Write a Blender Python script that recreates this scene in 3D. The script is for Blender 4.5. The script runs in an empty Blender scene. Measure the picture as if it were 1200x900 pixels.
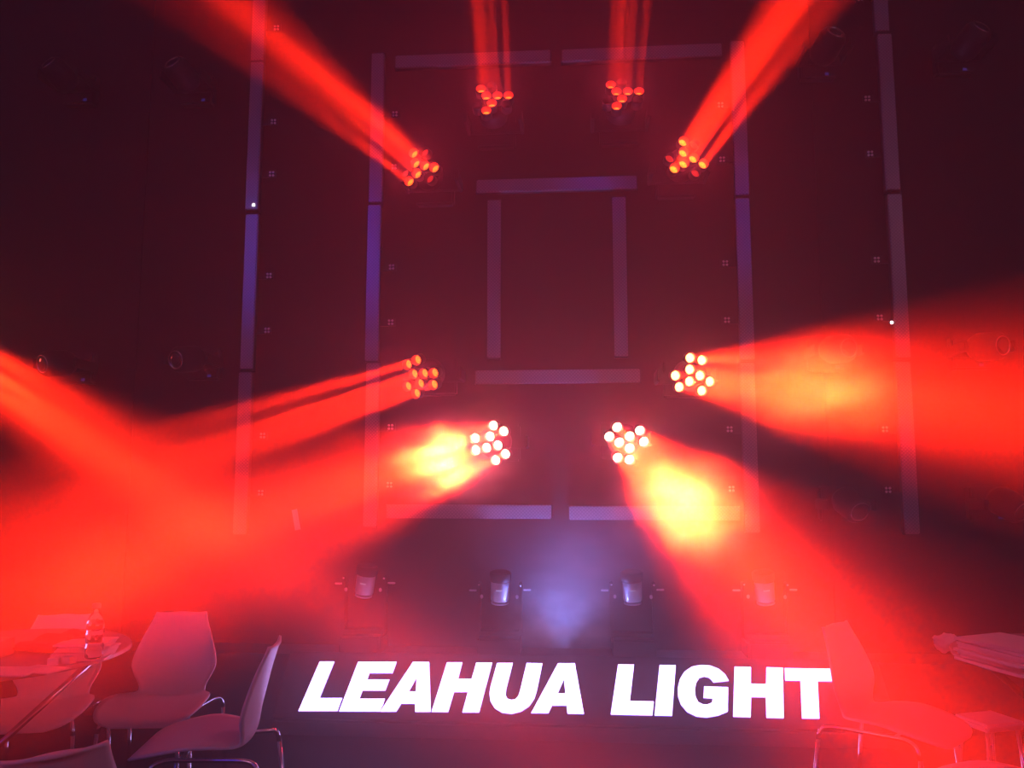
import bpy, bmesh, math, random
from mathutils import Vector, Matrix, noise
random.seed(7)
R = math.radians
sc = bpy.context.scene
col = sc.collection

# ------------------------------------------------------------------ camera
CAMZ = 1.35
YAW, PITCH, ROLL, F, WALL = R(4.377), R(6.646), R(0.0), 960.0, 4.933
cam_d = bpy.data.cameras.new('camera'); cam = bpy.data.objects.new('camera', cam_d); col.objects.link(cam)
cam_d.sensor_width = 36; cam_d.lens = F / 1200 * 36; cam_d.clip_start = .02
cam.matrix_world = Matrix.Translation((0, 0, CAMZ)) @ Matrix.Rotation(YAW, 4, 'Z') @ Matrix.Rotation(R(90) + PITCH, 4, 'X')
sc.camera = cam
CM = cam.matrix_world.to_3x3()
def ray(px, py):
    return (CM @ Vector(((px - 600) / F, (450 - py) / F, -1))).normalized()
def at(px, py, Y):                      # the point on the ray through a pixel at depth y = Y
    d = ray(px, py); return Vector((0, 0, CAMZ)) + d * (Y / d.y)
def atz(px, py, Z):                     # the point on the ray at height z = Z
    d = ray(px, py); return Vector((0, 0, CAMZ)) + d * ((Z - CAMZ) / d.z)
def atx(px, Y, Z):                      # point at depth Y and height Z in the column of pixel px
    lo = at(px, 450, Y)
    for _ in range(20):
        c = CM.inverted() @ (lo - Vector((0, 0, CAMZ)) ); x = 600 + F * c.x / -c.z
        lo.x += (px - x) / F * Y; lo.z = Z
    return lo

# ------------------------------------------------------------------ world, exposure, hall lights
sc.view_settings.view_transform = 'Standard'; sc.view_settings.look = 'None'
sc.view_settings.exposure = 0; sc.view_settings.gamma = 1; sc.view_settings.use_curve_mapping = False
HAZE = .055; G = .68
w = bpy.data.worlds.new('world'); sc.world = w; w.use_nodes = True
nt = w.node_tree; nt.nodes.clear()
wo = nt.nodes.new('ShaderNodeOutputWorld'); bg = nt.nodes.new('ShaderNodeBackground'); bg.inputs[0].default_value = (0, 0, 0, 1)
vs = nt.nodes.new('ShaderNodeVolumeScatter'); vs.inputs['Density'].default_value = HAZE; vs.inputs['Anisotropy'].default_value = G
vs.inputs['Color'].default_value = (.97, .97, .97, 1)
nt.links.new(bg.outputs[0], wo.inputs[0]); nt.links.new(vs.outputs[0], wo.inputs[1])
cy = sc.cycles
cy.use_denoising = True
try: cy.denoiser = 'OPENIMAGEDENOISE'
except Exception: pass
cy.max_bounces = 6; cy.diffuse_bounces = 2; cy.glossy_bounces = 2; cy.transmission_bounces = 4; cy.volume_bounces = 2
cy.transparent_max_bounces = 8; cy.volume_step_rate = 1; cy.volume_max_steps = 256
cy.sample_clamp_indirect = 4; cy.use_light_tree = True

def area_light(name, loc, direction, color, energy, size, size_y=None, spread=math.pi, shape='RECTANGLE'):
    L = bpy.data.lights.new(name, 'AREA'); L.shape = shape; L.size = size
    if size_y: L.size_y = size_y
    L.color = color; L.energy = energy; L.spread = spread
    o = bpy.data.objects.new(name, L); col.objects.link(o)
    o.matrix_world = Matrix.Translation(loc) @ Vector(direction).to_track_quat('-Z', 'Y').to_matrix().to_4x4()
    return o
# the hall's own lighting: weak lilac house light behind and above the viewer
area_light('house_light', (6.5, -1, 5), (-.8, .55, -.45), (1, .42, .72), 52, 3, 1.5)
area_light('house_light', (-6.5, -1, 5), (.8, .55, -.45), (1, .42, .72), 34, 3, 1.5)
# unseen blue lamps added behind the viewer, sized to mirror as patches in the bars
def mirror_lamp(px0, py0, px1, py1, rad=3.0, colr=(.045, .05, 1), back=5.0):
    P = []
    for px, py in ((px0, py0), (px1, py0), (px1, py1), (px0, py1)):
        d = ray(px, py); p = at(px, py, WALL - .06); t = (p.y + back) / d.y
        P.append(Vector((p.x + d.x * t, -back, p.z + d.z * t)))
    c = sum(P, Vector()) / 4; sx = abs(P[1].x - P[0].x); sy = abs(P[3].z - P[0].z)
    area_light('blue_mirror_lamp', c, (0, 1, 0), colr, rad * math.pi * sx * sy, sx, sy)
mirror_lamp(284, 232, 450, 368)
mirror_lamp(852, 200, 884, 318, 2.2)
mirror_lamp(676, 200, 716, 232, 4)
mirror_lamp(1050, 488, 1062, 540, 2.5, (.35, .05, 1))
mirror_lamp(632, 432, 680, 452, 1.6, (.25, .2, 1))

# ------------------------------------------------------------------ materials
def mat(name, color, rough=.5, metal=0, spec=.5, emit=None, strength=0, ior=1.5, noise_amt=0, scale=30, trans=0, bump=0):
    m = bpy.data.materials.new(name); m.use_nodes = True; n = m.node_tree; p = n.nodes['Principled BSDF']
    p.inputs['Base Color'].default_value = (*color, 1); p.inputs['Roughness'].default_value = rough
    p.inputs['Metallic'].default_value = metal; p.inputs['Specular IOR Level'].default_value = spec; p.inputs['IOR'].default_value = ior
    p.inputs['Transmission Weight'].default_value = trans
    if emit: p.inputs['Emission Color'].default_value = (*emit, 1); p.inputs['Emission Strength'].default_value = strength
    if noise_amt or bump:
        tc = n.nodes.new('ShaderNodeTexCoord'); ns = n.nodes.new('ShaderNodeTexNoise'); ns.inputs['Scale'].default_value = scale
        n.links.new(tc.outputs['Object'], ns.inputs['Vector'])
        if noise_amt:
            mx = n.nodes.new('ShaderNodeMix'); mx.data_type = 'RGBA'
            mx.inputs[6].default_value = (*[c * (1 - noise_amt) for c in color], 1); mx.inputs[7].default_value = (*[min(1, c * (1 + noise_amt)) for c in color], 1)
            n.links.new(ns.outputs[0], mx.inputs[0]); n.links.new(mx.outputs[2], p.inputs['Base Color'])
        if bump:
            b = n.nodes.new('ShaderNodeBump'); b.inputs['Strength'].default_value = bump; b.inputs['Distance'].default_value = .002
            n.links.new(ns.outputs[0], b.inputs['Height']); n.links.new(b.outputs[0], p.inputs['Normal'])
    return m
M = {}
M['wall'] = mat('black_wall', (.008, .007, .009), .75, spec=.2, noise_amt=.2, scale=3)
M['floor'] = mat('dark_carpet', (.014, .012, .017), .9, spec=.1, noise_amt=.35, scale=220, bump=.3)
M['black'] = mat('black_plastic', (.01, .01, .012), .55, spec=.25, noise_amt=.1, scale=60)
M['housing'] = mat('black_aluminium', (.012, .012, .014), .45, spec=.3, noise_amt=.1)
M['chair'] = mat('white_plastic', (.78, .76, .80), .38, noise_amt=.015, scale=8)
M['chrome'] = mat('chrome', (.8, .8, .82), .12, metal=1, noise_amt=.02)
M['silver'] = mat('silver_shell', (.66, .65, .70), .4, metal=.3, noise_amt=.05)
M['bolt'] = mat('zinc_bolt', (.7, .66, .7), .35, metal=.4, noise_amt=.05)
M['stage'] = mat('stage_panel', (.022, .02, .03), .5, spec=.4, noise_amt=.1, scale=20)
M['table'] = mat('table_laminate', (.55, .5, .52), .2, noise_amt=.03)
M['paper'] = mat('paper', (.75, .73, .74), .7, noise_amt=.06, scale=12)
M['paper_red'] = mat('printed_cover', (.55, .16, .14), .5, noise_amt=.3, scale=30)
M['box'] = mat('card_box', (.62, .42, .36), .7, noise_amt=.08)
M['pet'] = mat('clear_bottle', (.95, .95, .97), .05, trans=1, ior=1.33, noise_amt=.01)
M['cap'] = mat('pink_cap', (.65, .12, .35), .4, noise_amt=.05)
M['glass'] = mat('front_glass', (.02, .02, .025), .06, spec=.9, noise_amt=.1)
M['ring'] = mat('polished_ring', (.45, .4, .4), .25, metal=1, noise_amt=.05)
M['disp'] = mat('blue_display', (.02, .02, .05), .3, emit=(.12, .1, 1), strength=.12)
M['logo'] = mat('white_print_glow', (.9, .9, .95), .3, emit=(.8, .75, 1), strength=.25)  # print brightened by a faint emission put into the material
M['indicator'] = mat('indicator_led', (.8, .8, .8), .3, emit=(1, .95, 1), strength=4)
M['letter'] = mat('lit_letter', (.9, .9, .95), .5, emit=(.50, .36, 1), strength=6.5)
M['letter_side'] = mat('letter_side_halo', (.3, .2, .9), .5, emit=(.16, .05, 1), strength=.8)  # violet halo around the letters put into their sides as emission
M['barrel'] = mat('lens_barrel_plastic', (.02, .018, .02), .35, noise_amt=.05)
M['barrel_painted_glow'] = mat('lens_barrel_glowing_red', (.5, .06, .05), .35, emit=(1, .022, .018), strength=.8, noise_amt=.1)  # light of the lens on the barrel wall, painted as emission
M['lens_off'] = mat('lens_unlit', (.06, .02, .02), .12, spec=.8, noise_amt=.1)
def lens_mat(name, c, s):               # lamp behind a moulded lens: brighter in the middle with small facets
    m = mat(name, (.5, .1, .05), .2, emit=c, strength=s); n = m.node_tree; p = n.nodes['Principled BSDF']
    tc = n.nodes.new('ShaderNodeTexCoord'); v = n.nodes.new('ShaderNodeTexVoronoi'); v.inputs['Scale'].default_value = 90
    n.links.new(tc.outputs['Object'], v.inputs['Vector'])
    r = n.nodes.new('ShaderNodeMapRange'); r.inputs[1].default_value = 0; r.inputs[2].default_value = .9; r.inputs[3].default_value = s * 1.3; r.inputs[4].default_value = s * .6
    n.links.new(v.outputs['Distance'], r.inputs[0]); n.links.new(r.outputs[0], p.inputs['Emission Strength'])
    return m
M['lens_amber'] = lens_mat('lens_lit_amber', (1, .10, .008), 5)
M['lens_yellow'] = lens_mat('lens_lit_yellow', (1, .17, .012), 5)
M['lens_bright'] = lens_mat('lens_lit_bright', (1, .5, .12), 10)
M['lens_white'] = lens_mat('lens_lit_white', (1, .75, .42), 16)
M['lens_unlit_glow'] = lens_mat('lens_unlit_red_glow', (1, .03, .02), .75)  # unlit lens; the red it reflects is put in as emission
def led_bar_mat():                      # frosted strip with a fine grid of unlit pixels under a glossy cover
    m = mat('led_bar_cover', (.33, .29, .33), .17, ior=2.3); n = m.node_tree; p = n.nodes['Principled BSDF']
    tc = n.nodes.new('ShaderNodeTexCoord'); sep = n.nodes.new('ShaderNodeSeparateXYZ'); n.links.new(tc.outputs['Object'], sep.inputs[0])
    outs = []
    for k, s in ((0, 314), (2, 314)):
        mu = n.nodes.new('ShaderNodeMath'); mu.operation = 'MULTIPLY'; mu.inputs[1].default_value = s; n.links.new(sep.outputs[k], mu.inputs[0])
        si = n.nodes.new('ShaderNodeMath'); si.operation = 'SINE'; n.links.new(mu.outputs[0], si.inputs[0]); outs.append(si)
    a = n.nodes.new('ShaderNodeMath'); a.operation = 'MULTIPLY'; n.links.new(outs[0].outputs[0], a.inputs[0]); n.links.new(outs[1].outputs[0], a.inputs[1])
    r = n.nodes.new('ShaderNodeMapRange'); r.inputs[1].default_value = -.2; r.inputs[2].default_value = .8; n.links.new(a.outputs[0], r.inputs[0])
    mx = n.nodes.new('ShaderNodeMix'); mx.data_type = 'RGBA'; mx.inputs[6].default_value = (.22, .18, .21, 1); mx.inputs[7].default_value = (.37, .32, .36, 1)
    n.links.new(r.outputs[0], mx.inputs[0]); n.links.new(mx.outputs[2], p.inputs['Base Color'])
    b = n.nodes.new('ShaderNodeTexNoise'); b.inputs['Scale'].default_value = 7; n.links.new(tc.outputs['Object'], b.inputs['Vector'])
    bp = n.nodes.new('ShaderNodeBump'); bp.inputs['Strength'].default_value = .25; bp.inputs['Distance'].default_value = .004
    n.links.new(b.outputs[0], bp.inputs['Height']); n.links.new(bp.outputs[0], p.inputs['Normal'])
    return m
M['bar'] = led_bar_mat()

# ------------------------------------------------------------------ mesh helpers
def tag(o, label=None, cat=None, group=None, kind=None):
    if label: o['label'] = label
    if cat: o['category'] = cat
    if group: o['group'] = group
    if kind: o['kind'] = kind
    return o
def empty(name, loc=(0, 0, 0), rz=0, mtx=None):
    o = bpy.data.objects.new(name, None); col.objects.link(o); o.empty_display_size = .05
    if mtx is not None: o.matrix_world = mtx
    else: o.location = loc; o.rotation_euler = (0, 0, rz)
    return o
def obj(name, bm, m, parent=None, smooth=False, mtx=None):
    me = bpy.data.meshes.new(name)
    bmesh.ops.recalc_face_normals(bm, faces=bm.faces)
    bm.to_mesh(me); bm.free()
    for x in (m if isinstance(m, (list, tuple)) else [m]): me.materials.append(x)
    if smooth:
        for p in me.polygons: p.use_smooth = True
    return link(name, me, parent, mtx)
def link(name, me, parent=None, mtx=None):
    o = bpy.data.objects.new(name, me); col.objects.link(o)
    if parent: o.parent = parent
    if mtx is not None: o.matrix_local = mtx
    return o
def box(bm, c, s, mtx=None, bevel=0):
    r = bmesh.ops.create_cube(bm, size=1, matrix=(mtx or Matrix()) @ Matrix.Translation(c) @ Matrix.Diagonal((*s, 1)))
    if bevel:
        es = list({e for v in r['verts'] for e in v.link_edges})
        bmesh.ops.bevel(bm, geom=es, offset=bevel, segments=2, affect='EDGES')
    return bm
def boxm(c, s, bevel=0): return box(bmesh.new(), c, s, None, bevel)
def lathe(prof, seg=24, mtx=None, bm=None):     # prof: (r, z) list, about local z
    bm = bm or bmesh.new(); mtx = mtx or Matrix(); rings = []
    for r, z in prof:
        if r < 1e-6: rings.append([bm.verts.new(mtx @ Vector((0, 0, z)))])
        else: rings.append([bm.verts.new(mtx @ Vector((r * math.cos(2 * math.pi * k / seg), r * math.sin(2 * math.pi * k / seg), z))) for k in range(seg)])
    for a, b in zip(rings, rings[1:]):
        for k in range(seg):
            k2 = (k + 1) % seg
            f = [a[k % len(a)], a[k2 % len(a)], b[k2 % len(b)], b[k % len(b)]]
            f = list(dict.fromkeys(f))
            if len(f) > 2: bm.faces.new(f)
    return bm
def tube(pts, r, seg=10, bm=None, round_=0, n_round=5):     # pipe along points, corners rounded
    bm = bm or bmesh.new(); P = [Vector(p) for p in pts]
    if round_:
        Q = [P[0]]
        for i in range(1, len(P) - 1):
            a = (P[i - 1] - P[i]); b = (P[i + 1] - P[i]); ra = min(round_, a.length * .45, b.length * .45)
            A = P[i] + a.normalized() * ra; B = P[i] + b.normalized() * ra
            for k in range(n_round + 1):
                t = k / n_round; Q.append((1 - t) ** 2 * A + 2 * t * (1 - t) * P[i] + t * t * B)
        Q.append(P[-1]); P = Q
    up = None; rings = []
    for i, p in enumerate(P):
        d = (P[min(i + 1, len(P) - 1)] - P[max(i - 1, 0)]).normalized()
        if up is None: up = d.orthogonal().normalized()
        up = (up - d * up.dot(d)).normalized(); s = d.cross(up)
        rings.append([bm.verts.new(p + (up * math.cos(2 * math.pi * k / seg) + s * math.sin(2 * math.pi * k / seg)) * r) for k in range(seg)])
    for a, b in zip(rings, rings[1:]):
        for k in range(seg): bm.faces.new((a[k], a[(k + 1) % seg], b[(k + 1) % seg], b[k]))
    bm.faces.new(rings[0][::-1]); bm.faces.new(rings[-1])
    return bm

# ------------------------------------------------------------------ setting
tag(obj('wall_back', boxm((0, WALL + .06, 2.6), (12, .12, 5.2)), M['wall']), kind='structure')
tag(obj('floor', boxm((0, 1.0, -.03), (12, 8.1, .06)), M['floor']), kind='structure')
for k, px in enumerate((163, 963)):
    p = at(px, 350, WALL)
    tag(obj('trim_%d' % (k + 1), boxm((p.x, WALL - .006, 2.6), (.012, .012, 5.2)), M['wall']), kind='structure')

# ------------------------------------------------------------------ LED bars on the wall (half_w = half width of a bar)
BARW = .082; BARD = .05
def bar_proto():
    root = empty('led_bar')
    obj('housing', boxm((0, .03, 0), (BARW - .006, .04, .985), .004), M['housing'], root)
    obj('light_cover', boxm((0, .0, 0), (BARW, .022, .985), .005), M['bar'], root)
    for s in (-1, 1): obj('end_cap', boxm((0, .016, s * .4965), (BARW, .056, .008), .002), M['housing'], root)
    return root
bolt_me = None
def copy_tree(o, parent=None):
    c = o.copy(); col.objects.link(c); c.parent = parent
    for ch in list(o.children): copy_tree(ch, c)
    return c
bolt_bm = lathe([(0, .006), (.006, .006), (.008, 0), (0, 0)], 8, Matrix.Rotation(R(90), 4, 'X')); bolt_me = bpy.data.meshes.new('bolt'); bolt_bm.to_mesh(bolt_me); bolt_bm.free(); bolt_me.materials.append(M['bolt'])
proto = None
def bar(x, z, horizontal, label, side=0, group='LED bars on the back wall'):
    """x, z: centre; side: where the mounting plates sit (+1 right, -1 left, 0 none)"""
    global proto
    if proto is None: proto = bar_proto(); o = proto
    else:
        o = bpy.data.objects.new('led_bar', None); col.objects.link(o)
        for ch in base_children: c = ch.copy(); col.objects.link(c); c.parent = o
    o.location = (x, WALL - .051, CAMZ + z)
    if horizontal: o.rotation_euler = (0, R(90), 0)
    tag(o, label, 'led bar', group)
    if side:
        for dz in (.105, -.245):
            b = obj('mounting_bracket', box(box(bmesh.new(), (side * .100, .044, dz), (.07, .006, .05)), (side * .066, .035, dz - .02), (.05, .02, .012)), M['housing'], o)
            for i in (-1, 1):
                for j in (-1, 1):
                    bo = link('bolt', bolt_me, b); bo.location = (side * .105 + i * .010, .040, dz + j * .010)
    return o
def first_children():
    return list(proto.children)
o = bar(-2.027, 3.18, False, 'leftmost column of LED bars, the top one running out of the picture', 1); base_children = [c for c in proto.children if c.name.split('.')[0] in ('housing', 'light_cover', 'end_cap')]
words = ['second bar from the top', 'third bar from the top, half blue with reflections', 'lowest bar, seen through the red haze']
for k, (x, z) in enumerate(((-2.025, 2.188), (-2.019, 1.172), (-2.024, .164))):
    bar(x, z, False, 'LED bar in the leftmost column, ' + words[k], 1)
bar(1.895, 3.21, False, 'vertical LED bar at the top of the rightmost column, running out of the picture', -1)
words = ['second bar from the top', 'third from the top, tiny white light at its foot', 'lowest bar, with a violet reflection at its top']
for k, (x, z) in enumerate(((1.906, 2.207), (1.911, 1.197), (1.907, .185))):
    bar(x, z, False, 'LED bar in the rightmost column, ' + words[k], -1)
words = ['upper bar, crossed by the red beam', 'middle bar with blue reflections', 'lower bar behind the red haze']
for k, (x, z) in enumerate(((-1.231, 2.212), (-1.235, 1.212), (-1.225, .213))):
    bar(x, z, False, 'LED bar in the inner left column, ' + words[k], 1)
words = ['upper bar, crossed by the red beam', 'middle bar with a blue violet top', 'lower bar disappearing in the yellow smoke']
for k, (x, z) in enumerate(((1.023, 2.198), (1.022, 1.195), (1.018, .19))):
    bar(x, z, False, 'LED bar in the inner right column, ' + words[k], -1)
bar(-.625, 2.642, True, 'left one of the two horizontal LED bars along the top')
bar(.434, 2.640, True, 'right one of the two horizontal LED bars along the top')
bar(-.102, 1.806, True, 'horizontal LED bar topping the small centre frame')
bar(-.102, .613, True, 'horizontal LED bar closing the small centre frame below')
bar(-.484, 1.222, False, 'left upright LED bar of the small centre frame')
bar(.282, 1.222, False, 'right upright LED bar of the small centre frame')
bar(-.633, -.189, True, 'left one of the two horizontal LED bars along the bottom')
bar(.455, -.194, True, 'right one of the two horizontal LED bars along the bottom, half lost in smoke')
# tiny white lamps on two bars
for px, py, lab in ((297, 240, 'tiny white lamp stuck to the leftmost LED bar column'), (1045, 378, 'tiny white lamp on the rightmost LED bar column')):
    p = at(px, py, WALL - .066)
    t = obj('indicator_light', lathe([(0, .006), (.007, .005), (.010, 0), (0, 0)], 10, Matrix.Rotation(R(90), 4, 'X')), M['indicator']); t.location = p
    tag(t, lab, 'lamp')

# ------------------------------------------------------------------ nine-lens moving heads with their red beams
def pattern():
    out = []
    A = Vector((math.cos(R(61)), math.sin(R(61)))) * 8.1
    B = A + Vector((math.cos(R(31)), math.sin(R(31)))) * 13.6
    C = B + Vector((math.cos(R(-69)), math.sin(R(-69)))) * 14.2
    for k in range(3):
        t = R(120 * k)
        for v in (A, B, C): out.append(Vector((v.x * math.cos(t) - v.y * math.sin(t), v.x * math.sin(t) + v.y * math.cos(t))))
    return out
PAT = pattern(); PS = .0047; LR = .0305
barrel_me = bpy.data.meshes.new('lens_barrel')
b_ = lathe([(LR - .004, -.022), (LR - .003, .022), (LR, .025), (LR + .001, .021), (LR + .001, -.03), (LR - .004, -.03), (LR - .004, -.022)], 22); b_.to_mesh(barrel_me); b_.free(); barrel_me.materials.append(M['barrel'])
for p in barrel_me.polygons: p.use_smooth = True
lining_me = bpy.data.meshes.new('barrel_lining')       # inside of a lit barrel, lens light on it put in as red emission
b_ = lathe([(LR - .0055, -.020), (LR - .0045, .021), (LR - .0015, .0262), (LR - .0005, .0262), (LR - .0038, .021), (LR - .0048, -.020), (LR - .0055, -.020)], 22); b_.to_mesh(lining_me); b_.free(); lining_me.materials.append(M['barrel_painted_glow'])
for p in lining_me.polygons: p.use_smooth = True
def lens_mesh(m):
    me = bpy.data.meshes.new('lens'); b = lathe([(0, .012), (.010, .0105), (.018, .006), (LR - .004, 0), (LR - .005, -.004), (0, -.004)], 20); b.to_mesh(me); b.free(); me.materials.append(m)
    for p in me.polygons: p.use_smooth = True
    return me
LM = {k: lens_mesh(M[k]) for k in ('lens_amber', 'lens_yellow', 'lens_bright', 'lens_white', 'lens_unlit_glow', 'lens_off')}
def head(px, py, alpha, sdir, Amat, lit, dim, lens, label, power, color, spread=3.5, depth=4.56, spill=2.2, gain=None):
    """px,py: face centre in the photograph; alpha: angle between the beam and the way to the viewer;
    sdir: where the beam goes in the picture (x right, y up)"""
    c = at(px, py, depth); v = (c - Vector((0, 0, CAMZ))).normalized()
    d2 = ray(px + sdir[0] * 5, py - sdir[1] * 5); t = (d2 - v * d2.dot(v)).normalized()
    n = (-v * math.cos(alpha) + t * math.sin(alpha)).normalized()
    # view plane axes
    r = (ray(px + 5, py) - v * ray(px + 5, py).dot(v)).normalized(); u = r.cross(v).normalized()
    if u.dot(CM @ Vector((0, 1, 0))) < 0: u = -u
    ts = Vector((t.dot(r), t.dot(u)))
    ca = math.cos(alpha)
    # undo the foreshortening, then take the rotation
    def Jinv(x): k = x.dot(ts); return x + ts * k * (1 / ca - 1)
    a0 = Jinv(Vector((Amat[0][0], Amat[1][0]))); a1 = Jinv(Vector((Amat[0][1], Amat[1][1])))
    phi = math.atan2(a0.y - a1.x, a0.x + a1.y)
    def lift(x2):                        # a view plane vector turned onto the face plane
        x3 = r * x2.x + u * x2.y; q = (-v).rotation_difference(n); return q @ x3
    e1 = lift(Vector((math.cos(phi), math.sin(phi)))).normalized(); e2 = n.cross(e1).normalized()
    Fm = Matrix((e1, e2, n)).transposed().to_4x4(); Fm.translation = c
    piv = c - n * .13
    root = empty('moving_head_light', (piv.x, WALL, piv.z)); tag(root, label, 'stage light', 'nine-lens moving heads on the back wall')
    inv = Matrix.Translation(-root.location)
    # base on the wall, yoke, housing
    obj('base', boxm((0, -.035, 0), (.24, .07, .22), .012), M['black'], root)
    yb = bmesh.new(); L = WALL - piv.y
    box(yb, (0, -.085, 0), (.34, .03, .07), None, .006)
    for s in (-1, 1): box(yb, (s * .165, -(.07 + L) / 2 - .01, 0), (.022, L - .03, .075), None, .006)
    obj('yoke', yb, M['black'], root)
    hm = inv @ Fm
    hb = lathe([(0, -.17), (.06, -.165), (.085, -.14), (.092, -.06), (.075, -.035), (.05, -.03), (0, -.03)], 28)
    for k in range(3):                    # three arms that carry the outer lenses
        for i in (0, 1):
            a, b = PAT[3 * k + i] * PS, PAT[3 * k + i + 1] * PS
            tube([(a.x, a.y, -.045), (b.x, b.y, -.045)], .017, 8, hb)
    obj('head_housing', hb, M['black'], root, True, hm)
    for i, q in enumerate(PAT):
        bo = link('lens_barrel', barrel_me, root, hm @ Matrix.Translation((q.x * PS, q.y * PS, 0)))
        kind = lens if i in lit else ('lens_unlit_glow' if i in dim else 'lens_off')
        le = link('lens', LM[kind], bo); le.location.z = -.014
        if i in lit: link('barrel_lining', lining_me, bo)
        if i in lit:
            bo['label'] = 'lens barrel with its lamp lit'
            li = bpy.data.lights.new('beam', 'AREA'); li.shape = 'DISK'; li.size = .040; li.spread = R(spread * (.6, 1.6, 1.0)[i % 3]); li.color = color
            li.energy = power * (gain[i] if gain else 1)
            lo = bpy.data.objects.new('beam', li); col.objects.link(lo); lo.parent = root
            lo.matrix_local = hm @ Matrix.Translation((q.x * PS, q.y * PS, .026)) @ Matrix.Rotation(math.pi, 4, 'X')
    sp = bpy.data.lights.new('spill', 'AREA'); sp.shape = 'DISK'; sp.size = .2; sp.spread = R(165); sp.color = (1, .035, .09); sp.energy = spill  # extra wide lamp added to each head to raise the red veil
    so = bpy.data.objects.new('spill', sp); col.objects.link(so); so.parent = root
    so.matrix_local = hm @ Matrix.Translation((0, 0, .03)) @ Matrix.Rotation(math.pi, 4, 'X')
    return c, n, root
RED = (1, .0155, .0022)
ALL = tuple(range(9)); SIX = (1, 0, 6, 3, 4, 2)
P0 = 2.2
H = {}
H[1] = head(492.7, 197.7, R(33), (-227, 197), [[0.328, -0.778], [0.884, 0.213]], (1, 0, 6, 7, 3, 4), (2, 5, 8), 'lens_amber',
     'nine-lens spinning head throwing a red beam to the upper left corner', P0 * 1.3, RED, 5)
H[4] = head(804, 186.7, R(28), (131, 187), [[0.436, -0.836], [0.749, 0.473]], (1, 0, 6, 7, 3, 4), (2, 5, 8), 'lens_yellow',
     'nine-lens spinning head throwing a red beam to the upper right', P0 * 1.3, RED, 4)
H[2] = head(576.6, 118.6, R(44), (-8, 118), [[0.777, 0.497], [-0.325, 0.601]], (4, 3, 0, 1, 6, 7), (), 'lens_amber',
     'left one of the two top lights, six lenses lit, beam going straight up', P0 * .6, RED, 2.5)
H[3] = head(728.8, 113.8, R(46), (8, 114), [[0.821, 0.464], [-0.31, 0.559]], (4, 3, 0, 1, 6, 7), (), 'lens_amber',
     'right one of the two top lights, six lenses lit, beam going straight up', P0 * .6, RED, 2.5)
H[5] = head(492.9, 441.3, R(30), (-1, -.33), [[0.784, 0.325], [-0.471, 0.814]], ALL, (), 'lens_amber',
     'nine-lens spinning head on the middle left, amber lenses, beam going left', P0, RED)
H[6] = head(576.4, 519.2, R(14), (-1, -.345), [[0.718, -0.63], [0.645, 0.739]], ALL, (), 'lens_white',
     'dazzling nine-lens head at the lower left, its beam filling with yellow smoke', P0 * 1.8, RED, 5, spill=6)
H[7] = head(733.6, 518, R(12), (1, -1.02), [[0.986, 0.033], [-0.016, 0.983]], ALL, (), 'lens_white',
     'dazzling nine-lens head at the lower right, beam going down to the right', P0 * 2, RED, 6, spill=6)
H[8] = head(811.9, 440, R(12), (1, -.10), [[0.524, -0.828], [0.843, 0.527]], ALL, (), 'lens_bright',
     'bright nine-lens head on the middle right, orange beam going right', P0, RED, 4)
H[9] = head(-75, 398, R(18), (.80, -.53), [[0.718, -0.63], [0.645, 0.739]], ALL, (), 'lens_bright',
     'nine-lens head just outside the left edge, lighting the haze there', P0 * 1.05, RED, 5, spill=1)

# ------------------------------------------------------------------ lit sign on its sloping stage front
TH = R(47.66); BASEY = 4.40
b0 = at(650, 848, BASEY); bz = b0.z
ev = Vector((0, math.cos(TH), math.sin(TH))); nv = Vector((0, -math.sin(TH), math.cos(TH)))
def on_panel(px, py):
    d = ray(px, py); o = Vector((0, 0, CAMZ)); t = (b0 - o).dot(nv) / d.dot(nv); p = o + d * t
    return Vector((p.x, (p - b0).dot(ev)))
xl, xr = on_panel(350, 820).x - .12, on_panel(985, 820).x + .25
PH = max(on_panel(374, 770).y, on_panel(970, 777).y) + .02
sign = empty('stage_sign', ((xl + xr) / 2, b0.y, bz)); tag(sign, 'white lit sign reading LEAHUA LIGHT on the sloping front of the low stage', 'sign')
SM = Matrix(((1, 0, 0), (0, math.cos(TH), -math.sin(TH)), (0, math.sin(TH), math.cos(TH)))).to_4x4()   # local x, along slope, normal
cx0 = (xl + xr) / 2
obj('sign_panel', boxm((0, PH / 2, -.012), (xr - xl, PH, .02), .002), M['stage'], sign, mtx=SM)
Zs = {1: (340, 760), 2: (480, 760), 3: (560, 760), 4: (700, 760), 5: (840, 760)}
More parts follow.
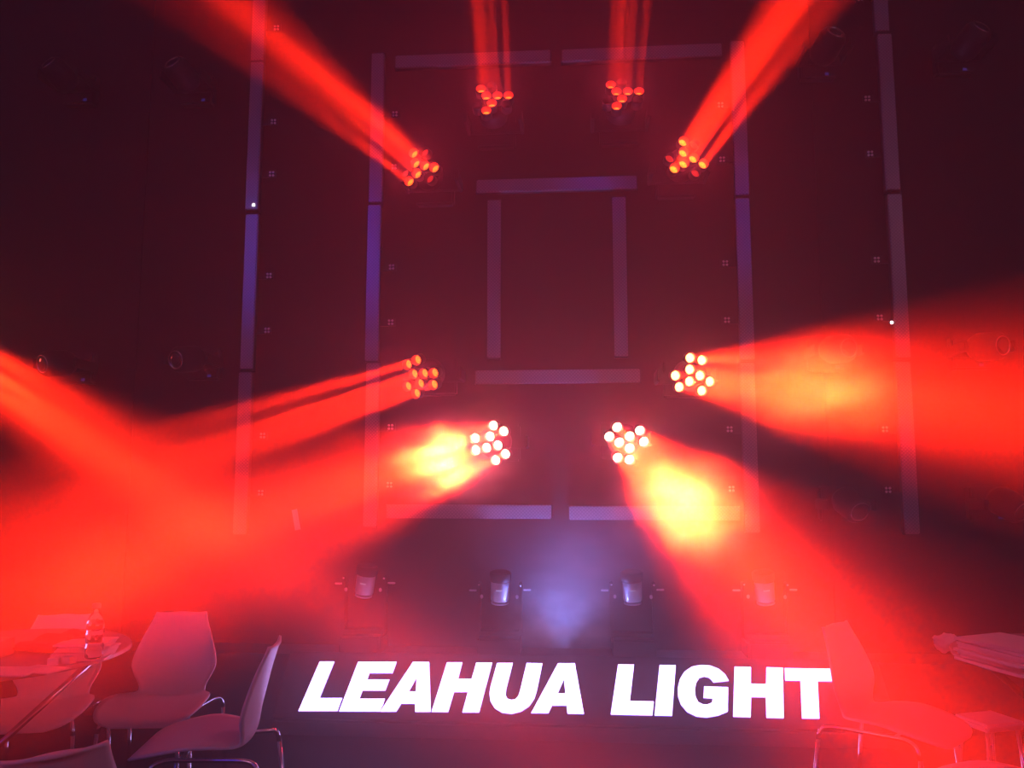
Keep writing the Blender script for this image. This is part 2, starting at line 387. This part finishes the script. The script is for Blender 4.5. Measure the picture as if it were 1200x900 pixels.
LET = [
 ('L', 1, [(262,120),(392,120),(262,440),(460,440),(418,555),(75,555)], None),
 ('E', 1, [(600,122),(938,122),(902,222),(700,222),(680,278),(875,278),(838,375),(638,375),(612,446),(835,446),(818,500),(788,558),(432,558)], None),
 ('A', 1, [(1082,122),(1223,124),(1238,562),(1100,562),(1100,490),(978,490),(935,560),(792,560)], [(1113,262),(1107,383),(1045,383)]),
 ('H', 2, [(330,127),(465,127),(427,272),(547,272),(587,129),(727,130),(612,567),(465,567),(513,388),(392,388),(340,564),(194,562)], None),
 ('U', 2, [(770,132),(908,132),(848,370),(845,420),(860,446),(895,457),(930,450),(955,425),(968,390),(1030,133),(1168,135),(1118,380),(1095,450),(1050,515),(980,560),(900,580),(815,570),(750,530),(712,470),(703,400),(712,340)], None),
 ('A', 3, [(705,135),(852,135),(932,580),(788,578),(780,507),(652,507),(620,574),(468,574)], [(757,275),(770,400),(702,400)]),
 ('L', 4, [(182,145),(322,147),(285,466),(495,470),(483,594),(118,585)], None),
 ('I', 4, [(547,150),(688,152),(655,597),(502,594)], None),
 ('G', 4, [(1155,290),(1020,305),(1000,278),(975,260),(935,253),(895,265),(868,305),(855,370),(862,430),(885,475),(925,495),(965,497),(1008,480),(1012,445),(932,440),(938,338),(1148,345),(1145,560),(1060,595),(960,612),(870,603),(790,565),(735,500),(710,430),(708,350),(725,275),(765,210),(830,165),(910,150),(990,155),(1065,185),(1120,230)], None),
 ('H', 5, [(155,165),(298,168),(298,315),(432,318),(435,170),(578,175),(587,617),(435,614),(430,435),(300,432),(295,610),(142,605)], None),
 ('T', 5, [(595,178),(1022,184),(1025,294),(884,293),(900,622),(747,620),(734,288),(600,287)], None)]
for ch, zi, pts, hole in LET:
    ox, oy = Zs[zi]
    def conv(L): return [Vector((on_panel(ox + x / 7.5, oy + y / 7.5).x - cx0, on_panel(ox + x / 7.5, oy + y / 7.5).y)) for x, y in L]
    cu = bpy.data.curves.new('letter', 'CURVE'); cu.dimensions = '2D'; cu.fill_mode = 'BOTH'; cu.extrude = .004; cu.resolution_u = 1
    for L in ([pts] + ([hole] if hole else [])):
        sp = cu.splines.new('POLY'); q = conv(L); sp.points.add(len(q) - 1)
        for i, p in enumerate(q): sp.points[i].co = (p.x, p.y, 0, 1)
        sp.use_cyclic_u = True
    tmp = bpy.data.objects.new('tmp', cu); me = bpy.data.meshes.new_from_object(tmp); bpy.data.objects.remove(tmp); bpy.data.curves.remove(cu)
    me.materials.clear(); me.materials.append(M['letter']); me.materials.append(M['letter_side'])
    for p in me.polygons: p.material_index = 0 if abs(p.normal.z) > .5 else 1
    me.name = 'letter'
    lo = link('letter', me, sign, SM @ Matrix.Translation((0, 0, .003))); lo['label'] = 'white lit letter ' + ch
top = b0 + ev * PH
st = empty('stage_platform', (cx0, (top.y + WALL) / 2, 0)); tag(st, 'low black stage platform along the foot of the back wall behind the lit sign', 'stage')
obj('deck', boxm((0, 0, top.z - .03), (7.5, WALL - top.y, .03), .003), M['stage'], st)
obj('riser', boxm((0, 0.02, (top.z - .045) / 2), (7.4, WALL - top.y - .06, top.z - .045)), M['stage'], st)
kb = obj('kick_board', boxm((0, b0.y + .03 - (top.y + WALL) / 2, bz / 2 - .008), (xr - xl, .03, bz - .03), .003), M['stage'], st)
for s in (-1, 1):
    bm = bmesh.new()
    ys = [b0.y + .03, top.y + .0, top.y + .0]; o_ = Vector((cx0, (top.y + WALL) / 2, 0))
    tri = [(ys[0], bz - .03), (top.y - .01, top.z - .05), (top.y - .01, .0), (ys[0], 0)]
    vs_ = [[bm.verts.new((s * (xr - xl) / 2 - s * (.02 + e * .02), y - o_.y, z)) for y, z in tri] for e in (0, 1)]
    bm.faces.new(vs_[0]); bm.faces.new(vs_[1][::-1])
    for i in range(4): bm.faces.new((vs_[0][i], vs_[0][(i + 1) % 4], vs_[1][(i + 1) % 4], vs_[1][i]))
    obj('side_cheek', bm, M['stage'], st)

# ------------------------------------------------------------------ four silver moving heads resting on the stage
DECK = top.z - .015
def stage_head(px, py, tilt, label):
    Y = 4.76; c = at(px, py, Y)
    root = empty('moving_head_light', (c.x, Y, DECK)); tag(root, label, 'stage light', 'silver moving heads on the stage')
    hz = c.z - DECK
    obj('base', boxm((0, 0, .05), (.24, .20, .10), .012), M['black'], root)
    yb = bmesh.new(); box(yb, (0, 0, .115), (.25, .07, .025), None, .005)
    for s in (-1, 1): box(yb, (s * .118, 0, (.115 + hz + .02) / 2 + .01), (.018, .07, hz + .04 - .10), None, .005)
    obj('yoke', yb, M['black'], root)
    hm = Matrix.Translation((0, 0, hz)) @ Matrix.Rotation(tilt, 4, 'Y') @ Matrix.Rotation(R(9), 4, 'X')
    obj('head_shell', lathe([(0, -.056), (.049, -.056), (.053, -.048), (.0535, .0), (.054, .052), (.050, .056), (0, .056)], 32), M['silver'], root, True, hm)
    obj('lens_collar', lathe([(0, .056), (.058, .056), (.062, .062), (.062, .10), (.055, .108), (.045, .10), (0, .095)], 32), M['black'], root, True, hm)
    obj('rear_ring', lathe([(.044, -.066), (.050, -.072), (.050, -.066), (.044, -.060), (.044, -.066)], 32), M['silver'], root, True, hm)
    obj('rear_cap', lathe([(0, -.074), (.043, -.072), (.045, -.056), (0, -.056)], 32), M['black'], root, True, hm)
    lb = bmesh.new()
    for i, (x, w_) in enumerate(((-.014, .007), (-.005, .006), (.004, .007), (.013, .006))):
        a = math.asin(x / .0545); box(lb, (x, -.0545 * math.cos(a) - .0005, .014), (w_, .002, .007), None, 0)
    obj('printed_mark', lb, M['logo'], root, False, hm)
    for s in (-1, 1):
        obj('lock_lever', boxm((s * .155, -.005, hz + (.006 if s > 0 else .0)), (.044, .010, .011), .003), M['silver'], root)
        obj('knob', boxm((s * .100, -.045, hz - .028), (.016, .012, .022), .004), M['silver'], root)
        obj('bolt', lathe([(0, .005), (.005, .005), (.006, 0), (0, 0)], 10, Matrix.Rotation(R(90), 4, 'X')), M['bolt'], root, True, Matrix.Translation((s * .118, -.036, hz + .035)))
stage_head(428, 684, R(9), 'leftmost silver head on the stage, tipped slightly and touched by red haze')
stage_head(586, 692, R(2), 'silver moving head on the stage above the letters H and U')
stage_head(741, 692, R(-2), 'silver moving head on the stage just right of the blue smoke')
stage_head(896, 692, R(-5), 'rightmost silver head on the stage, washed over by red light')

# ------------------------------------------------------------------ unlit single-lens heads on the side parts of the wall
def dark_head(px, py, yaw, pitch, label):
    p = at(px, py, WALL - .30)
    root = empty('moving_head_light', (p.x, WALL, p.z)); tag(root, label, 'stage light', 'unlit moving heads on the wall sides')
    obj('base', boxm((0, -.035, 0), (.22, .07, .2), .012), M['black'], root)
    yb = bmesh.new(); box(yb, (0, -.085, 0), (.28, .03, .06), None, .006)
    for s in (-1, 1): box(yb, (s * .13, -.19, 0), (.02, .22, .06), None, .006)
    obj('yoke', yb, M['black'], root)
    hm = Matrix.Translation((0, -.27, 0)) @ Matrix.Rotation(yaw, 4, 'Z') @ Matrix.Rotation(pitch, 4, 'X') @ Matrix.Rotation(R(90), 4, 'X')
    obj('head_housing', lathe([(0, -.10), (.06, -.10), (.08, -.06), (.078, .06), (.06, .085), (0, .085)], 28), M['black'], root, True, hm)
    obj('lens_ring', lathe([(.047, .085), (.052, .090), (.057, .085), (.052, .080), (.047, .085)], 32), M['ring'], root, True, hm)
    obj('lens', lathe([(0, .094), (.03, .091), (.047, .085), (0, .080)], 28), M['glass'], root, True, hm)
    obj('display', boxm((.05, -.0715, -.075), (.022, .004, .016)), M['disp'], root)
for px, py, ya, pi_, lab in (
  (66, 84, 25, -30, 'unlit head in the top left corner, first from the left edge'),
  (210, 84, 20, -30, 'unlit head below the upper left beam, left of the tall LED bars'),
  (62, 425, 25, 10, 'unlit head at the left edge just above the orange glow'),
  (216, 420, 20, 10, 'unlit head left of the leftmost LED bars at mid height'),
  (972, 50, -20, -30, 'unlit head right of the upper right beam'),
  (1141, 44, -25, -30, 'unlit head in the top right corner'),
  (985, 408, -20, 5, 'unlit head inside the orange beam on the right'),
  (1162, 405, -25, 5, 'unlit head at the right edge above the orange beam'),
  (1000, 592, -15, 25, 'unlit head in the dark gap under the orange beam'),
  (1186, 592, -25, 25, 'unlit head low at the right edge')):
    dark_head(px, py, R(-ya), R(pi_), lab)

# ------------------------------------------------------------------ chairs
def shell_mesh():
    # profile from the seat's front lip to the top of the back: (y, z, half width, edge lift)
    K = [(-.222, .402, .095, .0), (-.214, .416, .150, .0), (-.178, .431, .184, .0), (-.11, .443, .203, .003), (-.03, .450, .206, .008), (.04, .443, .192, .012),
         (.09, .431, .170, .016), (.128, .427, .151, .016), (.152, .437, .143, .015), (.164, .46, .140, .015), (.170, .487, .148, .017), (.174, .52, .167, .02),
         (.181, .553, .179, .022), (.192, .60, .171, .022), (.209, .67, .145, .018), (.226, .73, .120, .012), (.237, .765, .109, .010)]
    n = len(K); bm = bmesh.new(); rows = []; NX = 14; sub = 3; pts = []
    def cr(a, b, c, d, t): return .5 * ((2 * b) + (-a + c) * t + (2 * a - 5 * b + 4 * c - d) * t * t + (-a + 3 * b - 3 * c + d) * t ** 3)
    for i in range(n - 1):
        k = [K[max(i - 1, 0)], K[i], K[i + 1], K[min(i + 2, n - 1)]]
        for s in range(sub): pts.append([cr(*[q[j] for q in k], s / sub) for j in range(4)])
    pts.append(list(K[-1]))
    for i, (y, z, hw, lift) in enumerate(pts):
        a = pts[max(i - 1, 0)]; b = pts[min(i + 1, len(pts) - 1)]; ty, tz = b[0] - a[0], b[1] - a[1]; l = math.hypot(ty, tz) or 1
        ny, nz = -tz / l, ty / l      # towards the sitter
        row = []
        for j in range(NX + 1):
            u = 2 * j / NX - 1; e = lift * u * u * 1.2
            top_dip = -.010 * (1 - u * u) if i == len(pts) - 1 else 0
            front = .035 * u * u if i < 3 else 0
            row.append(bm.verts.new((u * hw, y + ny * e + (0), z + nz * e + top_dip)))
        rows.append(row)
    for a, b in zip(rows, rows[1:]):
        for j in range(NX): bm.faces.new((a[j], a[j + 1], b[j + 1], b[j]))
    bmesh.ops.recalc_face_normals(bm, faces=bm.faces)
    geo = bmesh.ops.solidify(bm, geom=bm.faces[:], thickness=.009)
    me = bpy.data.meshes.new('seat_shell'); bm.to_mesh(me); bm.free(); me.materials.append(M['chair'])
    for p in me.polygons: p.use_smooth = True
    return me
chair0 = None
def chair_proto():
    root = empty('shell_chair')
    link('seat_shell', shell_mesh(), root)
    for s in (-1, 1):
        obj('seat_rail', tube([(s * .178, -.150, .365), (s * .168, -.135, .408), (s * .150, -.09, .417), (s * .150, .05, .412), (s * .165, .16, .412), (s * .190, .205, .408), (s * .198, .215, .365)], .0085, 10, None, .03), M['chrome'], root, True)
        obj('leg', tube([(s * .178, -.150, .365), (s * .192, -.175, .0)], .0085, 10), M['chrome'], root, True)
        obj('leg', tube([(s * .198, .215, .365), (s * .21, .255, .0)], .0085, 10), M['chrome'], root, True)
    obj('crossbar', tube([(-.15, -.05, .415), (.15, -.05, .415)], .007, 8), M['chrome'], root, True)
    return root
def chair(x, y, rz, label):
    global chair0
    if chair0 is None: chair0 = chair_proto(); o = chair0
    else: o = copy_tree(chair0)
    o.location = (x, y, 0); o.rotation_euler = (0, 0, R(rz)); tag(o, label, 'chair', 'white shell chairs'); return o
def chair_back_at(px, py, rz, label, z=.763, back=.237):
    p = atz(px, py, z); a = R(rz); return chair(p.x + math.sin(a) * back, p.y - math.cos(a) * back, rz, label)
chair(-1.711, 3.370, 7.1, 'white shell chair, second from the left, seen whole with its back to the wall')
chair(-2.155, 3.268, 14, 'white shell chair behind the left table with the bottle')
chair(-1.305, 2.935, -80, 'white shell chair nearest the lit sign on the left, turned side-on')
chair(1.210, 3.354, 48.5, 'white shell chair in front of the last letter of the sign, turned right')
chair_back_at(66, 886, -135, 'white shell chair in the bottom left corner, only its back top showing')
p = atz(1143, 842, .44); sg = empty('stool', (p.x + .05, p.y, 0), R(20)); tag(sg, 'low white stool half under the right table, behind the chair', 'stool')
obj('seat', boxm((0, 0, .43), (.19, .17, .03), .01), M['chair'], sg)
for sx in (-1, 1):
    for sy in (-1, 1): obj('leg', tube([(sx * .07, sy * .06, .415), (sx * .10, sy * .09, 0)], .009, 8), M['chrome'], sg, True)
p = atz(1080, 897, .45); chair(p.x + .20, p.y - .20, -92, 'white shell chair at the bottom right, only the lip of its seat showing')

# ------------------------------------------------------------------ tables and what lies on them
def table(x, y, rz, label):
    root = empty('round_table', (x, y, 0), R(rz)); tag(root, label, 'table', 'round tables with crossed legs')
    obj('tabletop', lathe([(0, .732), (.44, .732), (.45, .737), (.45, .747), (.446, .750), (0, .750)], 64), M['table'], root)
    for k in range(4):
        a = R(90 * k + 20); b = a + R(150)
        obj('leg', tube([(.38 * math.cos(a), .38 * math.sin(a), .730), (.018 * math.cos(a + 1.5), .018 * math.sin(a + 1.5), .385), (.33 * math.cos(b), .33 * math.sin(b), .0)], .0115, 10), M['chrome'] if k % 2 == 0 else M['housing'], root, True)
    obj('hub', lathe([(0, .36), (.038, .362), (.04, .385), (.038, .408), (0, .41)], 20), M['housing'], root, True)
    return root
LT = atx(-10, 2.82, .75); table(LT.x, LT.y, 20, 'round white table at the left edge with a bottle and brochures on it')
RT = atx(1289, 3.0, .75); table(RT.x, RT.y, 75, 'round white table at the right edge under a pile of magazines')
TZ = .7505
def sheaf(px, Y, n, s, rz, jitter, label, group, kind='brochure', m='paper', th=.006, z0=TZ):
    p = atx(px, Y, z0)
    for k in range(n):
        o = obj(kind, boxm((0, 0, 0), (s[0], s[1], th), .001), M[m] if k < n - 1 or m != 'paper' else M['paper'])
        o.location = (p.x + random.uniform(-jitter, jitter), p.y + random.uniform(-jitter, jitter), z0 + th * (k + .5) + .0004 * k)
        o.rotation_euler = (0, 0, R(rz + random.uniform(-9, 9)))
        w_ = 'topmost' if k == n - 1 else ('lowest' if k == 0 else ['', 'second', 'third', 'fourth', 'fifth', 'sixth', 'seventh', 'eighth', 'ninth'][k] + ' from the bottom')
        tag(o, '%s, %s of the pile' % (label, w_), kind, group)
sheaf(102, 2.76, 8, (.16, .14), 12, .010, 'pale brochure by the bottle on the left table', 'brochures on the left table')
sheaf(1192, 2.86, 8, (.22, .28), 20, .018, 'white magazine piled on the right table', 'magazines on the right table', 'magazine', 'paper', .009)
def flat(name, px, Y, s, rz, m, label, cat, z0=TZ):
    p = atx(px, Y, z0); o = obj(name, boxm((0, 0, s[2] / 2), s, .001), M[m]); o.location = (p.x, p.y, z0); o.rotation_euler = (0, 0, R(rz)); return tag(o, label, cat)
flat('box', -16, 2.74, (.13, .10, .055), 8, 'box', 'small pale carton at the left edge of the left table', 'box')
flat('brochure', 8, 2.52, (.18, .12, .006), 4, 'paper', 'white folder lying flat at the front left of the left table', 'brochure')
flat('brochure', 50, 2.56, (.14, .09, .004), -14, 'paper', 'thin pale leaflet lying at the front of the left table', 'brochure')
flat('business_card_box', 64, 2.64, (.035, .03, .022), 10, 'paper', 'small white card box in front of the dark bag, left one', 'box')
flat('business_card_box', 80, 2.66, (.038, .03, .022), -12, 'paper', 'small white card box in front of the brochures, right one', 'box')
# soft bag lying across the middle of the left table
bm = bmesh.new(); bmesh.ops.create_icosphere(bm, subdivisions=4, radius=1)
for v in bm.verts:
    c = v.co.copy(); k = 1 + .22 * noise.noise(c * 2.1) + .07 * noise.noise(c * 6)
    v.co = Vector((c.x * .135 * k, c.y * .06 * k, max(0, (c.z * .5 + .5)) * .062 * (1 + .45 * c.x) * k))
M['bag'] = mat('dark_red_cloth', (.22, .07, .08), .7, noise_amt=.2, scale=25, bump=.4)
o = obj('cloth_bag', bm, M['bag'], None, True); p = atx(60, 2.82, TZ); o.location = (p.x, p.y, TZ); tag(o, 'slack reddish cloth bag lying behind the small card boxes on the left table', 'bag')
# water bottle
p = atx(109, 2.60, TZ); BT = empty('water_bottle', (p.x, p.y, TZ + .031)); tag(BT, 'clear plastic water bottle with a pink cap standing on the left table', 'bottle')
obj('bottle_body', lathe([(0, .004), (.026, 0), (.031, .006), (.032, .05), (.029, .056), (.032, .062), (.032, .10), (.029, .106), (.032, .112), (.031, .135), (.018, .165), (.012, .172), (.012, .184), (0, .185)], 28), M['pet'], BT, True); BT.scale = (.86, .86, .84)
obj('bottle_cap', lathe([(0, .205), (.014, .204), (.0155, .200), (.0155, .186), (0, .186)], 20), M['cap'], BT, True)
# pale crumpled bag and paper tag on the back wall
bm = bmesh.new(); bmesh.ops.create_icosphere(bm, subdivisions=4, radius=1)
for v in bm.verts:
    c = v.co.copy(); k = 1 + .35 * noise.noise(c * 1.9 + Vector((3, 1, 0))) + .12 * noise.noise(c * 5)
    v.co = Vector((c.x * .066 * k, c.y * .03 * k, c.z * .05 * k))
o = obj('plastic_bag', bm, M['paper'], None, True); o.location = at(1109, 753, WALL - .045); tag(o, 'pale crumpled plastic bag on the wall left of the right table', 'bag')
bm = boxm((0, 0, 0), (.035, .004, .125), .001); o = obj('paper_tag', bm, M['paper']); o.location = at(347, 609, WALL - .004); o.rotation_euler = (0, R(-12), 0)
tag(o, 'narrow tilted white tag on the wall between the two left columns of LED bars', 'tag')

# ------------------------------------------------------------------ drifting smoke puffs
def puff(name, loc, size, dens, scale, label, rot=None, g=G, thr=.42, seed=0, color=(.98, .98, .98)):
    bm = bmesh.new(); bmesh.ops.create_icosphere(bm, subdivisions=3, radius=1)
    m = bpy.data.materials.new('smoke_' + name); m.use_nodes = True; n = m.node_tree; n.nodes.clear()
    out = n.nodes.new('ShaderNodeOutputMaterial'); v = n.nodes.new('ShaderNodeVolumeScatter'); v.inputs['Anisotropy'].default_value = g; v.inputs['Color'].default_value = (*color, 1)
    tc = n.nodes.new('ShaderNodeTexCoord'); ln = n.nodes.new('ShaderNodeVectorMath'); ln.operation = 'LENGTH'; n.links.new(tc.outputs['Object'], ln.inputs[0])
    fall = n.nodes.new('ShaderNodeMapRange'); fall.interpolation_type = 'SMOOTHSTEP'; fall.inputs[1].default_value = 1; fall.inputs[2].default_value = .15; fall.inputs[3].default_value = 0; fall.inputs[4].default_value = 1
    n.links.new(ln.outputs['Value'], fall.inputs[0])
    off = n.nodes.new('ShaderNodeVectorMath'); off.operation = 'ADD'; off.inputs[1].default_value = (seed * 3.1, seed * 1.7, seed); n.links.new(tc.outputs['Object'], off.inputs[0])
    ns = n.nodes.new('ShaderNodeTexNoise'); ns.inputs['Scale'].default_value = scale; ns.inputs['Detail'].default_value = 3; n.links.new(off.outputs[0], ns.inputs['Vector'])
    mr = n.nodes.new('ShaderNodeMapRange'); mr.inputs[1].default_value = thr; mr.inputs[2].default_value = .68; mr.inputs[3].default_value = .12; mr.inputs[4].default_value = 1; n.links.new(ns.outputs[0], mr.inputs[0])
    mu = n.nodes.new('ShaderNodeMath'); mu.operation = 'MULTIPLY'; n.links.new(fall.outputs[0], mu.inputs[0]); n.links.new(mr.outputs[0], mu.inputs[1])
    m2 = n.nodes.new('ShaderNodeMath'); m2.operation = 'MULTIPLY'; m2.inputs[1].default_value = dens; n.links.new(mu.outputs[0], m2.inputs[0]); n.links.new(m2.outputs[0], v.inputs['Density'])
    n.links.new(v.outputs[0], out.inputs['Volume'])
    o = obj('smoke', bm, m); o.matrix_world = Matrix.Translation(loc) @ (rot or Matrix()) @ Matrix.Diagonal((*size, 1))
    return tag(o, label, 'smoke', None, 'stuff')
def along(h, px):                        # the point of head h's beam that shows in pixel column px
    c, n, _ = H[h]; lo, hi = 0.02, 4.3; inv = cam.matrix_world.inverted()
    def X(t): q = inv @ (c + n * t); return 600 + F * q.x / -q.z
    s = 1 if X(.3) > X(0.02) else -1
    for _ in range(40):
        mid = (lo + hi) / 2
        q = inv @ (c + n * mid)
        if q.z > -.05 or (X(mid) - px) * s > 0: hi = mid
        else: lo = mid
    return c + n * lo
puff('a', along(6, 518), (.38, .50, .26), 3.4, 2.2, 'dense yellow lit smoke in front of the lower left head', seed=1)
puff('b', along(7, 806), (.34, .50, .28), 3.0, 2.0, 'dense yellow white smoke below the lower right head', seed=2)
puff('c', along(8, 960), (.45, .6, .25), .8, 2.4, 'orange lit smoke in the beam on the right', seed=3)
puff('d', along(6, 120), (.8, .6, .4), .35, 2.0, 'thick orange red haze over the left table', seed=4)
puff('e', at(655, 722, 4.45), (.40, .20, .26), 5, 2.0, 'small blue lit smoke cloud rising above the lit sign', seed=5, g=.1)
puff('f', at(705, 668, 4.4), (.70, .25, .42), 2.0, 1.6, 'thin violet smoke drifting over the stage between the silver heads', seed=6, g=.1, thr=.38)
L = bpy.data.lights.new('blue_stage_lamp', 'SPOT'); L.energy = 190; L.color = (.20, .26, 1); L.spot_size = R(120); L.spot_blend = .9; L.shadow_soft_size = .05
lo = bpy.data.objects.new('blue_stage_lamp', L); col.objects.link(lo); q = at(660, 764, 4.70); lo.location = (q.x, 4.72, DECK + .03); lo.rotation_euler = (R(180 - 20), 0, 0)
